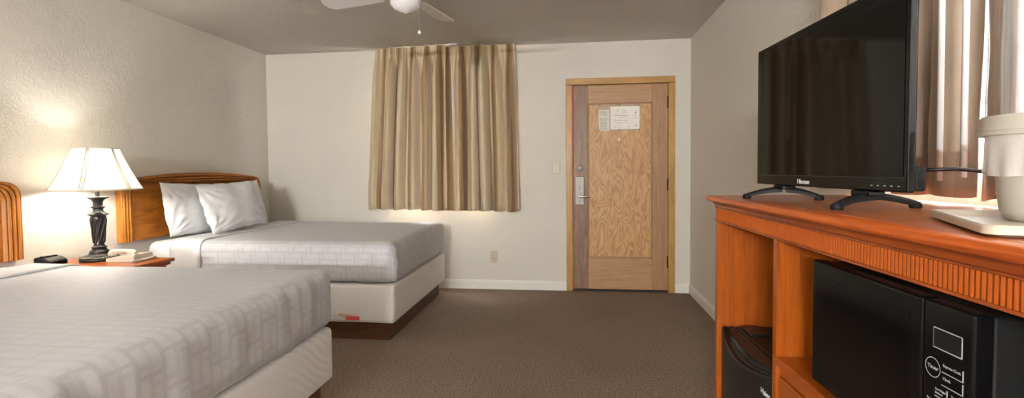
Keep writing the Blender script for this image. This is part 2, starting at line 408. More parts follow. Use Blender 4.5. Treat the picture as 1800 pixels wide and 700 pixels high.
# notices pinned to the door
nt = empty('door_notice', (3.664, .010, 1.70)); tag(nt, 'large white evacuation plan notice in clear sleeve pinned to door', 'notice')
obj('plastic_sleeve', B(-.2, .2, -.0015, 0, -.122, .134), 'sleeve', nt)
pg = obj('plan_page', B(-.086, .192, -.003, -.0017, -.108, .112), 'paper', nt)
bm = bmesh.new()
for a in ((-.05, .075, .022, .026), (-.02, .075, .004, .006), (-.03, .08, -.024, -.0215), (-.03, .075, -.046, -.044), (.02, .07, .055, .057), (.025, .06, .07, .072),
          (-.044, -.04, -.04, -.012), (-.018, -.015, .058, .088), (.13, .165, .02, .023), (.135, .17, -.004, -.001), (.15, .16, .04, .06), (.145, .175, -.078, -.074), (.15, .155, -.066, -.058),
          (.077, .080, -.002, .024), (.074, .079, -.048, -.042), (-.045, -.03, -.09, -.087), (-.048, -.028, -.078, -.075), (.006, .008, -.108, -.05), (.086, .088, -.108, -.07)):
    box(bm, a[0], a[1], -.0034, -.003, a[2], a[3])
obj('printed_plan', bm, 'ink', pg)['kind'] = 'stuff'
n2 = obj('rules_sheet', B(-.198, -.094, -.003, -.0017, -.12, .085), 'paper2', nt)
bm = bmesh.new()
for k in range(17):
    zz = .062-k*.0105
    if k in (4, 5): continue
    box(bm, -.184, -.184+random.uniform(.06, .078), -.0033, -.003, zz, zz+.0028)
box(bm, -.19, -.1, -.0034, -.003, -.012, -.009)
obj('printed_lines', bm, 'ink', n2)['kind'] = 'stuff'
for px, pz in ((-.186, .126), (0, .128), (.188, .128), (-.19, -.112), (0, -.112), (.188, -.112)):
    bm = bmesh.new(); lathe(bm, [(.0055, -.0015), (.0055, -.005), (.003, -.007)], (px, 0, pz), 12, 'y'); obj('thumbtack', bm, 'dark_metal', nt)
# light switch and outlet
sw = empty('light_switch', (3.052, 0, 1.223)); tag(sw, 'ivory toggle light switch plate on wall beside the door', 'light switch')
obj('plate', B(-.036, .036, -.007, 0, -.058, .058, bev=.004), 'ivory', sw)
obj('toggle_slot', B(-.006, .006, -.0085, -.007, -.013, .013), 'ivory', sw)
obj('toggle', B(-.0045, .0045, -.02, -.0085, -.001, .010, bev=.002), 'ivory', sw)
for zz in (-.032, .032):
    bm = bmesh.new(); lathe(bm, [(.0035, -.007), (.0035, -.0085)], (0, 0, zz), 10, 'y'); obj('screw', bm, 'slot', sw)
ou = empty('wall_outlet', (2.419, 0, .326)); tag(ou, 'ivory duplex power outlet low on the back wall under curtain', 'outlet')
obj('plate', B(-.036, .036, -.007, 0, -.058, .058, bev=.004), 'ivory', ou)
for zz in (-.02, .02):
    bm = bmesh.new(); lathe(bm, [(.017, -.007), (.017, -.009)], (0, 0, zz), 20, 'y'); rc = obj('receptacle', bm, 'ivory', ou)
    for a in ((-.0085, -.0055, .002, .010), (.0055, .0085, .002, .010), (-.003, .003, -.012, -.006)):
        obj('slot', B(a[0], a[1], -.0095, -.009, zz+a[2], zz+a[3]), 'slot', rc)

# ------------------------------------------------------------------ curtains
def curtain(name, mat, p0, p1, q0, q1, ztop, zbot, inward, npl, amp=.05, hem=.06, seed=0, pinch=True, urange=(0, 1), nz=44):
    """pleated panel: top edge p0->p1, bottom q0->q1 (2d plan points), inward = unit vector into room"""
    rnd = random.Random(seed); ns = npl*26; bm = bmesh.new(); ul = bm.loops.layers.uv.new('UVMap'); grid = []
    p0, p1, q0, q1, nv = Vector(p0), Vector(p1), Vector(q0), Vector(q1), Vector(inward)
    cent = [(k+.5+rnd.uniform(-.2, .2))/npl for k in range(npl)]; am = [rnd.uniform(.55, 1.35) for _ in cent]; ph = rnd.uniform(0, 50)
    for iz in range(nz+1):
        t = iz/nz; t = t**1.25; z = ztop+(zbot-ztop)*t; row = []; drop = ztop-z
        e = min(1, drop/.35); e = e*e*(3-2*e)
        for i in range(ns+1):
            s = i/ns
            a = p0.lerp(p1, s); b = q0.lerp(q1, s); pos = a.lerp(b, min(1, t*1.1))
            d = 0; lat = 0
            for k, c_ in enumerate(cent):
                cc = c_+.012*math.sin(3*t+k*2+ph); x = (s-cc)*npl
                w0 = (.13 if pinch else .3)*(1-e)+.235*e
                # pinched pleat: three little peaks squeezed at the waist of the heading
                g = math.exp(-(x/w0)**2)
                A = am[k]*amp*(.55+.45*e)
                if pinch:
                    waist = math.exp(-((drop-.10)/.03)**2); A *= (1-.45*waist)
                    if drop < .11: g *= .75+.25*math.cos(x/w0*5)
                d += A*g
                if e > .1: lat += .018*e*math.sin(2*math.pi*(s-cc)*npl)*am[k]*math.exp(-(x/.6)**2)
            d += (.012*e)*noise.noise((s*npl*2.3+ph, t*1.6, 0))+.004*noise.noise((s*npl*5+ph, t*9, 3))
            tang = (p1-p0).normalized()
            p = pos+nv*d+tang*lat
            row.append(bm.verts.new((p.x, p.y, z+(.006*math.sin(s*npl*6+ph)*t if iz == nz else 0))))
        grid.append(row)
    for iz in range(nz):
        for i in range(ns):
            f = bm.faces.new((grid[iz][i], grid[iz][i+1], grid[iz+1][i+1], grid[iz+1][i]))
            for lp_, (a, b) in zip(f.loops, ((i, iz), (i+1, iz), (i+1, iz+1), (i, iz+1))):
                lp_[ul].uv = (urange[0]+(urange[1]-urange[0])*a/ns, 1-b/nz)
    me = bpy.data.meshes.new(name); bm.to_mesh(me); bm.free(); me.materials.append(M[mat])
    for p in me.polygons: p.use_smooth = True
    o = bpy.data.objects.new(name, me); COL.objects.link(o)
    so = o.modifiers.new('thick', 'SOLIDIFY'); so.thickness = .003; so.offset = 0
    return o
c1 = curtain('curtain', 'curtain', (1.235, -.07), (1.975, -.125), (1.135, -.07), (1.975, -.125), 2.437, .815, (0, -1), 6, .115, seed=3, urange=(0, 1.15))
tag(c1, 'left beige striped curtain panel on the back wall window', 'curtain', 'striped curtain panels')
c2 = curtain('curtain', 'curtain', (1.905, -.03), (2.655, -.07), (1.895, -.03), (2.69, -.07), 2.437, .80, (0, -1), 6, .115, seed=11, urange=(1.2, 2.3))
tag(c2, 'right beige striped curtain panel on back wall beside door', 'curtain', 'striped curtain panels')
wp = empty('wand_holder'); bpy.data.objects.remove(wp)
bm = bmesh.new(); tube(bm, [(2.052, -.20, 2.36), (2.058, -.205, 1.9), (2.066, -.205, 1.465)], .0055, 8); obj('wand', bm, 'wand', c2, True)
tk = tag(obj('curtain_track', B(1.26, 2.64, -.022, -.004, 2.424, 2.4395), 'track'), 'thin white ceiling track above the back wall curtains', 'curtain track')
c3 = curtain('curtain', 'curtain2', (W-.075, -2.72), (W-.075, -3.55), (W-.085, -2.74), (W-.085, -3.535), 2.42, 1.125, (-1, 0), 5, .05, seed=5, urange=(0, 1.2))
tag(c3, 'taupe curtain panel with white wands hanging behind the television', 'curtain', 'taupe curtain panels')
c4 = curtain('curtain', 'curtain2', (W-.070, -3.552), (W-.075, -3.80), (W-.080, -3.552), (W-.085, -3.80), 2.42, 1.118, (-1, 0), 2, .04, seed=8, urange=(1.3, 2.6))
tag(c4, 'taupe curtain panel behind the ice bucket', 'curtain', 'taupe curtain panels')
c5 = curtain('sheer_curtain', 'sheer', (W-.150, -3.66), (W-.150, -5.75), (W-.155, -3.69), (W-.155, -5.75), 2.41, 1.135, (-1, 0), 9, .025, seed=9, pinch=False, nz=20)
tag(c5, 'white finely striped sheer curtain hanging above the ice bucket', 'curtain')
for y_, zb in ((-3.512, 1.164), (-3.594, 1.174)):
    bm = bmesh.new(); tube(bm, [(W-.165, y_+.005, 2.36), (W-.163, y_, 1.8), (W-.160, y_, zb)], .0075, 10); obj('wand', bm, 'white_plastic', c3, True)
tag(obj('curtain_track', B(W-.13, W-.05, -5.77, -2.70, 2.425, 2.44), 'track'), 'white ceiling track above the taupe curtains, behind the television', 'curtain track')

# ------------------------------------------------------------------ ceiling fan
FX, FY, FZ = 2.225, -2.03, 2.262
fan = empty('ceiling_fan', (FX, FY, H)); tag(fan, 'white four-blade ceiling fan with glass bowl light and pull chain', 'ceiling fan')
zr = lambda z: z-H
bm = bmesh.new(); lathe(bm, [(.075, -.001), (.085, -.02), (.08, -.045), (.05, -.055)], n=32); obj('canopy', bm, 'fan_white', fan, True, 40)
bm = bmesh.new(); lathe(bm, [(.05, -.056), (.115, -.07), (.125, -.10), (.125, zr(2.30)), (.11, zr(2.278)), (.06, zr(2.268))], n=40); obj('motor_housing', bm, 'fan_white', fan, True, 35)
bm = bmesh.new(); lathe(bm, [(.05, zr(2.267)), (.075, zr(2.262)), (.085, zr(2.245)), (.085, zr(2.232))], n=36); obj('light_fitter', bm, 'fan_white', fan, True, 35)
bm = bmesh.new(); lathe(bm, [(.080, zr(2.2315)), (.094, zr(2.224)), (.094, zr(2.205)), (.088, zr(2.19)), (.066, zr(2.168)), (.036, zr(2.154)), (.012, zr(2.148)), (.004, zr(2.144))], n=40); obj('glass_bowl', bm, 'fan_glass', fan, True, 60)
for k in range(4):
    a = math.radians(79+90*k); R_ = Matrix.Rotation(a, 4, 'Z')@Matrix.Translation((0, 0, zr(FZ)))@Matrix.Rotation(math.radians(11), 4, 'X')
    out = []; L0, L1 = .17, .585
    for i in range(9): t = i/8; out.append((L0+(L1-.05-L0)*t, .052+.016*t))
    for i in range(1, 8): b = math.pi/2*(1-i/4); out.append((L1-.05+.05*math.cos(b), .068*math.sin(b)*(1 if abs(b) > .01 else 1)))
    for i in range(9): t = 1-i/8; out.append((L0+(L1-.05-L0)*t, -.052-.016*t))
    bm = bmesh.new(); prism(bm, out, lambda p, q_: Vector((p, q_, -.003)), lambda p, q_: Vector((p, q_, .003)))
    bmesh.ops.transform(bm, matrix=R_, verts=bm.verts[:]); bl = obj('blade', bm, 'fan_white', fan)
    bm = bmesh.new(); box(bm, .10, .19, -.018, .018, .004, .010); box(bm, .18, .25, -.035, .035, .004, .008)
    bmesh.ops.transform(bm, matrix=R_, verts=bm.verts[:]); obj('blade_iron', bm, 'fan_white', bl)
cx_, cy_ = .085, -.045
bm = bmesh.new(); tube(bm, [(.075, -.03, zr(2.235)), (cx_+.01, cy_, zr(2.215)), (cx_+.01, cy_, zr(2.03))], .0014, 6); ch = obj('pull_chain', bm, 'steel', fan)
bm = bmesh.new(); lathe(bm, [(.002, .016), (.006, .012), (.0105, 0), (.006, -.007), (.002, -.009)], (cx_+.01, cy_, zr(2.015)), 14); obj('chain_fob', bm, 'white_plastic', ch, True)

# ------------------------------------------------------------------ beds
def make_bed(y0, y1, x_foot, label, seed, corner_tag=True):
    bx0 = .05; bed = empty('bed', ((bx0+x_foot)/2, (y0+y1)/2, 0)); tag(bed, label, 'bed', 'two made up beds')
    ox, oy = -(bx0+x_foot)/2, -(y0+y1)/2
    def P(bm): bmesh.ops.translate(bm, vec=(ox, oy, 0), verts=bm.verts[:]); return bm
    sd = seed*13.7
    # plinth boards
    px0, px1, py0, py1 = bx0+.05, x_foot-.06, y0+.055, y1-.055
    obj('plinth_side', P(B(px0, px1-.022, py0, py0+.022, 0, .128)), 'plinth', bed); obj('plinth_side', P(B(px0, px1-.022, py1-.022, py1, 0, .128)), 'plinth', bed)
    obj('plinth_foot', P(B(px1-.022, px1, py0+.022, py1-.022, 0, .128)), wood('plinth_foot_wood', srgb(62, 38, 18), srgb(92, 58, 30), srgb(112, 74, 40), grain=(12, 1.5, 12), rough=.5), bed)
    obj('plinth_head', P(B(px0, px0+.022, py0+.022, py1-.022, 0, .128)), 'plinth', bed)
    for yy in (py0, py1-.022): obj('corner_post', P(B(px1-.022, px1+.001, yy-.001 if yy == py0 else yy, yy+.022 if yy == py0 else yy+.023, 0, .128)), 'dark_metal' if False else 'plinth', bed)
    # box spring with its taut cover, diagonal pulls on the foot end
    def dbox(p, n):
        w_ = .002*noise.noise((p.x*3+sd, p.y*3, p.z*6))
        if n.x > .6:
            e = max(0, min(1, (p.y-(y1-.75))/.65))*max(0, min(1, (y1-.02-p.y)/.12))*max(0, min(1, (p.z-.135)/.05)); ph_ = (p.y*.62+p.z*1.0)*150+5*noise.noise((p.y*3+sd, p.z*4, 1))
            w_ += .0065*e*(math.sin(ph_)*.6+.5*noise.noise((ph_*.5, sd, 0)))
            e2 = max(0, min(1, ((y0+.35)-p.y)/.3)); w_ += .002*e2*math.sin((p.y*.9-p.z)*40)
        if p.z < .17 and abs(n.z) < .7: w_ -= .006*abs(noise.noise((p.x*5, p.y*5, sd)))
        return w_
    bs = obj('box_spring', P(rbox(bx0+.005, x_foot-.006, y0+.006, y1-.006, .13, .405, .028, .011, dbox)), 'box', bed, True)
    if corner_tag:
        obj('red_tag', P(B(x_foot-.36, x_foot-.26, y0+.003, y0+.0055, .152, .178)), 'red_tag', bs)
        obj('peach_label', P(B(x_foot-.42, x_foot-.275, y0+.003, y0+.0055, .183, .197)), 'peach_tag', bs)
    # mattress in its white fitted sheet
    def dm(p, n): return .006*noise.noise((p.x*2.2+sd, p.y*2.2, p.z*3))+.003*noise.noise((p.x*6+sd, p.y*2, p.z*14))
    ms_ = obj('mattress', P(rbox(bx0, x_foot-.012, y0+.012, y1-.012, .408, .692, .06, .05, dm)), 'sheet', bed, True)
    # patterned spread wrapped over it, from the fold to the foot
    xf = .49
    def ds(p, n):
        w_ = .004*noise.noise((p.x*2.2+sd, p.y*2.2, p.z*3))+.003
        drop = max(0, .66-p.z)
        side = abs(n.y) if abs(n.y) > abs(n.x) else abs(n.x)
        if abs(n.z) < .8:
            c_ = p.x if abs(n.y) > abs(n.x) else p.y
            w_ += side*(.011*noise.noise((c_*13+sd, p.z*3, 2))+.010*abs(noise.noise((c_*5+sd, p.z*9, 7)))*min(1, drop*8))
            w_ += side*.0035*math.sin(c_*75+4*noise.noise((c_*4+sd, p.z*5, 0)))*max(0, .55-p.z)/.14*.5
        # gathered corner at the foot
        dc = math.hypot(p.x-x_foot, p.y-y0)
        if dc < .16 and p.z < .64: w_ += .009*math.sin(p.z*60+p.y*40)*(1-dc/.16)
        return w_
    def uvf(p, n):
        if n.x > .75: return (p.x+(.7-p.z), p.y)
        if n.y < -.75: return (p.x, p.y-(.7-p.z))
        if n.y > .75: return (p.x, p.y+(.7-p.z))
        return (p.x, p.y)
    sp = rbox(bx0, x_foot, y0, y1, .406, .702, .066, .022, ds, keep=lambda p: p.x > xf and p.z > .4065, uv=uvf)
    # keep loops' uv: translate only
    sp_o = obj('bedspread', P(sp), 'spread', bed, True)
    # turned-down band of linen across the top and over the sides
    def df(p, n): return .003*noise.noise((p.x*5+sd, p.y*3, p.z*5))+(.006*noise.noise((p.x*16+sd, p.y*2, p.z*2)) if abs(n.y) > .7 else 0)
    fx0, fx1 = .265, .515
    bm = rbox(bx0, x_foot, y0-.012, y1+.012, .43, .714, .07, .03, df, keep=lambda p: fx0 < p.x < fx1 and p.z > .44)
    fo = obj('turned_down_sheet', P(bm), 'fold', bed, True)
    so = fo.modifiers.new('thick', 'SOLIDIFY'); so.thickness = .010; so.offset = -1
    return bed
make_bed(-1.635, -.215, 1.975, 'bed with pillows and white linens under the curtained window', 2)
make_bed(-4.06, -2.525, 1.985, 'nearest bed, grey patterned spread, cut off by left picture edge', 5, False)

# headboards
def headboard(yc, label):
    hb = empty('headboard', (0, yc, .71)); tag(hb, label, 'headboard', 'arched wooden headboards')
    hw, zs, zc, ap, rc = .795, .40, .445, .495, .085
    def outline(ins, n=40):
        pts = [(-hw+ins, 0)]; w_ = hw-ins
        # side, rounded shoulder, shallow arch
        pts.append((-w_, .365-ins*.35))
        c_ = (-w_+rc*1.0, .365-ins*.35)
        for i in range(1, 9):
            a = math.pi-math.radians(78)*i/8; pts.append((c_[0]+rc*math.cos(a), c_[1]+rc*math.sin(a)))
        xs, zs_ = pts[-1]; top = ap-ins
        for i in range(1, n):
            x = xs+(-2*xs)*i/n; u_ = x/xs; pts.append((x, zs_+(top-zs_)*(1-u_*u_)))
        pts += [(-a, b) for a, b in pts[:10][::-1]]
        return pts
    bm = bmesh.new(); prism(bm, outline(.088), lambda a, b: Vector((.012, a, b)), lambda a, b: Vector((.034, a, b))); obj('panel', bm, 'hb_panel', hb)
    # reeded frame: cross section swept along the outline
    sec = [(0, .002), (0, .044), (.006, .050)]
    for k in range(3):
        for i in range(1, 7):
            a = math.pi*i/6; sec.append((.010+k*.024+.011*(1-math.cos(a)), .040+.015*math.sin(a)))
        sec.append((.010+k*.024+.023, .037))
    sec += [(.086, .050), (.098, .036), (.098, .002)]
    rows = [[Vector((h, *p)) for p in outline(ins)] for ins, h in sec]
    bm = bmesh.new(); vs = [[bm.verts.new(p) for p in r] for r in rows]; n = len(rows[0])
    for a, b in zip(vs, vs[1:]+[vs[0]]):
        for k in range(n-1): bm.faces.new((a[k], a[k+1], b[k+1], b[k]))
    bm.faces.new([r[0] for r in vs]); bm.faces.new([r[-1] for r in vs][::-1])
    obj('reeded_frame', bm, 'hb_frame', hb, True, 35)
    for y_ in (-.5, .5): obj('wall_cleat', B(.0005, .012, y_-.06, y_+.06, .1, .2), 'plinth', hb)
headboard(-1.005, 'arched cherry headboard on the wall behind the white pillows')
headboard(-3.232, 'arched cherry headboard at left picture edge, beside the lamp')

# pillows
def pillow(label, loc, w_, h_, th, lean, yaw, roll, seed):
    bm = bmesh.new(); N = 36; top = {}; 
    for side in (1, -1):
        for i in range(N+1):
            for j in range(N+1):
                if side < 0 and (i in (0, N) or j in (0, N)): top[(side, i, j)] = top[(1, i, j)]; continue
                u = -1+2*i/N; v_ = -1+2*j/N
                u = math.sin(u*math.pi/2); v_ = math.sin(v_*math.pi/2)
                ear = (abs(u)*abs(v_))**3
                y = u*w_/2*(.955+.03*(1-v_*v_)+.035*ear-.035*(1-u*u*0)*(1-v_*v_)*0)*(1-.045*(1-v_**2)*0); z = v_*h_/2*(.945+.03*(1-u*u)+.045*ear)
                y *= 1-.05*(1-abs(v_)**2.0)*0; z -= .006*(1-u*u)*(1 if v_ > 0 else -1)*abs(v_)**3
                y -= .004*(1-v_*v_)*(1 if u > 0 else -1)*abs(u)**3
                t = th/2*(max(0, 1-abs(u)**2.6)**.62)*(max(0, 1-abs(v_)**2.6)**.62)
                t *= 1+.12*v_*-1
                wr = .014*noise.noise((u*1.7+seed, v_*1.7, side))+.014*noise.noise((u*3+v_*2.5+seed, (u-v_)*6, side+4))*(abs(u)**1.5+.3)
                # creases radiating from the corners
                cr = 0
                for cu, cv in ((-1, 1), (1, 1), (-1, -1), (1, -1)):
                    dx, dz = u-cu, v_-cv; rr = math.hypot(dx, dz); an = math.atan2(dz, dx)
                    cr += .008*math.sin(an*17+seed)*math.exp(-((rr-.45)/.3)**2)
                edge = min(1, t/(th*.2))
                x = side*(t+(wr+cr)*edge)
                top[(side, i, j)] = bm.verts.new((x, y+.006*noise.noise((seed, v_*3, u)), z+.008*noise.noise((u*3, seed, v_))))
        for i in range(N):
            for j in range(N):
                try: bm.faces.new((top[(side, i, j)], top[(side, i+1, j)], top[(side, i+1, j+1)], top[(side, i, j+1)]))
                except ValueError: pass
    R_ = Matrix.Rotation(yaw, 4, 'Z')@Matrix.Rotation(lean, 4, 'Y')@Matrix.Rotation(roll, 4, 'X')
    bmesh.ops.transform(bm, matrix=R_, verts=bm.verts[:])
    zmin = min(v_.co.z for v_ in bm.verts)
    bmesh.ops.translate(bm, vec=(0, 0, -zmin), verts=bm.verts[:])
    o = obj('pillow', bm, 'pillow', None, True); o.location = loc; tag(o, label, 'pillow', 'pillows on the bed')
    sb = o.modifiers.new('sub', 'SUBSURF'); sb.levels = 1; sb.render_levels = 1
    return o
pillow('white pillow at left against the headboard, partly behind another', (.195, -1.290, .697), .60, .425, .16, math.radians(-13), 0, math.radians(-3), 1.3)
pillow('white pillow at right, behind the front pillow, its ear showing', (.175, -.680, .697), .60, .43, .14, math.radians(-13), 0, math.radians(2), 5.1)
pillow('front white pillow leaning on the two other pillows', (.385, -1.085, .718), .66, .41, .17, math.radians(-19), math.radians(-3), math.radians(2), 9.4)

# ------------------------------------------------------------------ nightstand and what stands on it
NZ = .66; nx0, nx1, ny0, ny1 = .03, .675, -2.50, -2.055
ns = empty('nightstand', ((nx0+nx1)/2, (ny0+ny1)/2, 0)); tag(ns, 'cherry wood nightstand between the beds, under the lamp', 'nightstand')
def N_(bm): bmesh.ops.translate(bm, vec=(-(nx0+nx1)/2, -(ny0+ny1)/2, 0), verts=bm.verts[:]); return bm
obj('top', N_(B(nx0, nx1, ny0, ny1, NZ-.022, NZ, bev=.006)), 'cherry_y', ns)
obj('moulding', N_(B(nx0+.01, nx1-.016, ny0+.016, ny1-.016, NZ-.042, NZ-.0225, bev=.006)), 'cherry_dark', ns)
bm = bmesh.new(); box(bm, nx0+.01, nx1-.035, ny0+.035, ny0+.055, .06, NZ-.043); box(bm, nx0+.01, nx1-.035, ny1-.055, ny1-.035, .06, NZ-.043); box(bm, nx0+.01, nx0+.02, ny0+.055, ny1-.055, .06, NZ-.043); box(bm, nx0+.01, nx1-.035, ny0+.055, ny1-.055, .06, .08); box(bm, nx0+.02, nx1-.045, ny0+.04, ny1-.04, 0, .06)
obj('body', N_(bm), 'cherry_z', ns)
for z0_, z1_ in ((.09, .34), (.35, .608)):
    d_ = obj('drawer', N_(B(nx1-.06, nx1-.03, ny0+.06, ny1-.06, z0_, z1_, bev=.004)), 'cherry_y', ns)
    bm = bmesh.new(); lathe(bm, [(.007, nx1-.0295), (.007, nx1-.018), (.014, nx1-.012), (.014, nx1-.006), (.008, nx1-.003)], (0, (ny0+ny1)/2, (z0_+z1_)/2), 16, 'x'); obj('knob', N_(bm), 'dark_metal', d_, True, 40)
# lamp
LX, LY = .262, -2.178
lamp = empty('table_lamp', (LX, LY, NZ)); tag(lamp, 'lit table lamp with dark turned base and white empire shade', 'table lamp')
prof = [(.098, 0), (.102, .008), (.100, .018), (.090, .026), (.078, .030), (.060, .036), (.050, .048), (.050, .058), (.040, .066), (.036, .076), (.042, .084), (.030, .090), (.0265, .098), (.028, .14), (.033, .20), (.039, .255), (.041, .272), (.0375, .278), (.052, .284), (.054, .290), (.036, .298), (.028, .306), (.026, .322), (.036, .330), (.036, .337), (.026, .344), (.026, .366), (.034, .378), (.054, .390), (.056, .396), (.030, .400), (.012, .402), (.012, .43)]
bm = bmesh.new(); lathe(bm, prof, n=40); base = obj('base', bm, 'bronze', lamp, True, 40)
bm = bmesh.new()
for k in range(44):
    a = 2*math.pi*k/44; bmesh.ops.create_icosphere(bm, subdivisions=1, radius=.0048, matrix=Matrix.Translation((.0955*math.cos(a), .0955*math.sin(a), .0245)))
obj('beading', bm, 'steel', base, True)
bm = bmesh.new()
for k in range(10):
    a0 = 2*math.pi*k/10
    tube(bm, [((.0275+.012*t)*math.cos(a0+t*.9), (.0275+.012*t)*math.sin(a0+t*.9), .11+.15*t) for t in [i/10 for i in range(11)]], .0042, 6)
obj('column_fluting', bm, 'bronze', base, True)
sh0, sh1, rb, rtop = .443, .698, .232, .116
bm = bmesh.new(); rows = []
for j in range(13):
    t = j/12; r_ = rb+(rtop-rb)*(t-.10*math.sin(math.pi*t)*0)-.006*math.sin(math.pi*t)
    rows.append([bm.verts.new((r_*math.cos(2*math.pi*k/60), r_*math.sin(2*math.pi*k/60), sh0+(sh1-sh0)*t)) for k in range(60)])
for a, b in zip(rows, rows[1:]):
    for k in range(60): bm.faces.new((a[k], a[(k+1) % 60], b[(k+1) % 60], b[k]))
shade = obj('lamp_shade', bm, 'shade', lamp, True)
for z_, r_, t_ in ((sh0, rb, .0045), (sh1, rtop, .0035)):
    bm = bmesh.new(); tube(bm, [((r_+.001)*math.cos(2*math.pi*k/60), (r_+.001)*math.sin(2*math.pi*k/60), z_) for k in range(61)], t_, 8, False); obj('shade_rim', bm, 'shade_trim', shade, True)
for k in range(6):
    for da in (-.045, .0, .045):
        a = math.radians(-62+60*k)+da; bm = bmesh.new()
        pts = [((rb+(rtop-rb)*t-.006*math.sin(math.pi*t)+.002)*math.cos(a), (rb+(rtop-rb)*t-.006*math.sin(math.pi*t)+.002)*math.sin(a), sh0+(sh1-sh0)*t) for t in [i/8 for i in range(9)]]
        tube(bm, pts, .0028 if da else .0022, 6); obj('shade_stripe', bm, 'shade_trim', shade, True)
bm = bmesh.new()
for k in range(3):
    a = 2*math.pi*k/3+.4; tube(bm, [(0, 0, sh1-.012), (rtop*math.cos(a), rtop*math.sin(a), sh1-.004)], .0018, 6)
tube(bm, [(.04, 0, .44), (.062, 0, .52), (.055, 0, .62), (0, 0, sh1-.010)], .0018, 6); tube(bm, [(-.04, 0, .44), (-.062, 0, .52), (-.055, 0, .62), (0, 0, sh1-.010)], .0018, 6)
tube(bm, [(-.042, 0, .44), (.042, 0, .44)], .0018, 6); obj('harp', bm, 'steel', shade, True)
bm = bmesh.new(); lathe(bm, [(.014, .4305), (.017, .44), (.017, .478)], n=20); obj('socket', bm, 'steel', lamp, True, 40)
bm = bmesh.new(); lathe(bm, [(.012, .4785), (.014, .50), (.027, .552), (.031, .575), (.026, .597), (.010, .609)], n=24); obj('bulb', bm, 'bulb', lamp, True)
# telephone
ph = empty('telephone', (.464, -2.170, NZ), math.radians(4)); tag(ph, 'beige corded desk telephone with red message light on nightstand', 'telephone'); ph.scale = (.86, .86, .86)
bm = bmesh.new(); prism(bm, [(-.105, 0), (.105, 0), (.105, .026), (-.03, .043), (-.105, .050)], lambda a, b: Vector((-a, -.09, b)), lambda a, b: Vector((-a, .09, b)))
bmesh.ops.bevel(bm, geom=bm.edges[:], offset=.005, segments=2, affect='EDGES'); obj('body', bm, 'phone', ph)
zk = lambda xx: .0355+(xx)*.0
for r_ in range(4):
    for c_ in range(3):
        xx = .065-r_*.023; yy = -.002+c_*.024
        zt_ = .026+(.105+(-xx))/.135*.0*1; a = -xx
        zt_ = .026+(.105-a)/(.135)*.017
        obj('key', B(-a-.007, -a+.007, yy-.008, yy+.008, zt_-.003, zt_+.005, bev=.0015), 'phone_key', ph)
obj('message_light', B(-.085, -.065, .03, .065, .0455, .056, bev=.002), 'red_lens', ph)
bm = bmesh.new(); hs = []
for i in range(13):
    t = i/12; hs.append((-.095+.19*t, -.058, .060+.018*math.sin(math.pi*t)))
tube(bm, hs, [.016, .021, .022, .019, .015, .0135, .013, .0135, .015, .019, .022, .021, .016], 12); obj('handset', bm, 'phone', ph, True, 60)
for xx in (-.083, .083):
    bm = bmesh.new(); lathe(bm, [(.020, .045 if xx < 0 else .034), (.024, .052), (.022, .06)], (xx, -.058, 0), 16); obj('handset_cup', bm, 'phone', ph, True, 50)
hel = []
path = [Vector((.092, -.078, .012)), Vector((.108, -.10, .010)), Vector((.125, -.06, .010)), Vector((.128, .0, .010)), Vector((.122, .06, .010)), Vector((.112, .10, .010)), Vector((.07, .112, .010)), Vector((.0, .112, .010)), Vector((-.06, .108, .010))]
NSEG = 560
for i in range(NSEG+1):
    t = i/NSEG*(len(path)-1); k = min(int(t), len(path)-2); p = path[k].lerp(path[k+1], t-k); tg = (path[k+1]-path[k]).normalized(); sd_ = tg.cross(Vector((0, 0, 1)))
    a = i*2*math.pi/10; hel.append(p+sd_*.0075*math.cos(a)+Vector((0, 0, 1))*.0075*math.sin(a))
bm = bmesh.new(); tube(bm, hel, .0024, 5); obj('coiled_cord', bm, 'phone', ph, True)
# alarm clock
ck = empty('alarm_clock', (.112, -2.345, NZ), math.radians(0)); tag(ck, 'low black alarm clock beside the lamp, mostly behind the near bed', 'clock')
bm = bmesh.new(); prism(bm, [(-.055, 0), (.055, 0), (.048, .030), (.015, .046), (-.045, .050), (-.055, .04)], lambda a, b: Vector((a, -.055, b)), lambda a, b: Vector((a, .055, b)))
bmesh.ops.bevel(bm, geom=bm.edges[:], offset=.004, segments=2, affect='EDGES'); obj('case', bm, 'black_satin', ck)
obj('snooze_bar', B(-.03, .0, -.04, .04, .0475, .054, bev=.002), 'black_gloss', ck)
obj('display', B(.050, .0565, -.045, .045, .008, .026, bev=.001), 'black_gloss', ck)

# ------------------------------------------------------------------ dresser (local: x depth to wall, y 0..-L toward camera)
DO = (3.750, -2.990); TH = math.radians(2); DT = 1.10; DL = 1.72; DD = .50
def dl(x, y, z=0):
    return (DO[0]+x*math.cos(TH)-y*math.sin(TH), DO[1]+x*math.sin(TH)+y*math.cos(TH), z)
dr = empty('dresser', dl(0, 0), TH); tag(dr, 'cherry wood dresser cabinet with fluted frieze holding fridge and microwave', 'dresser')
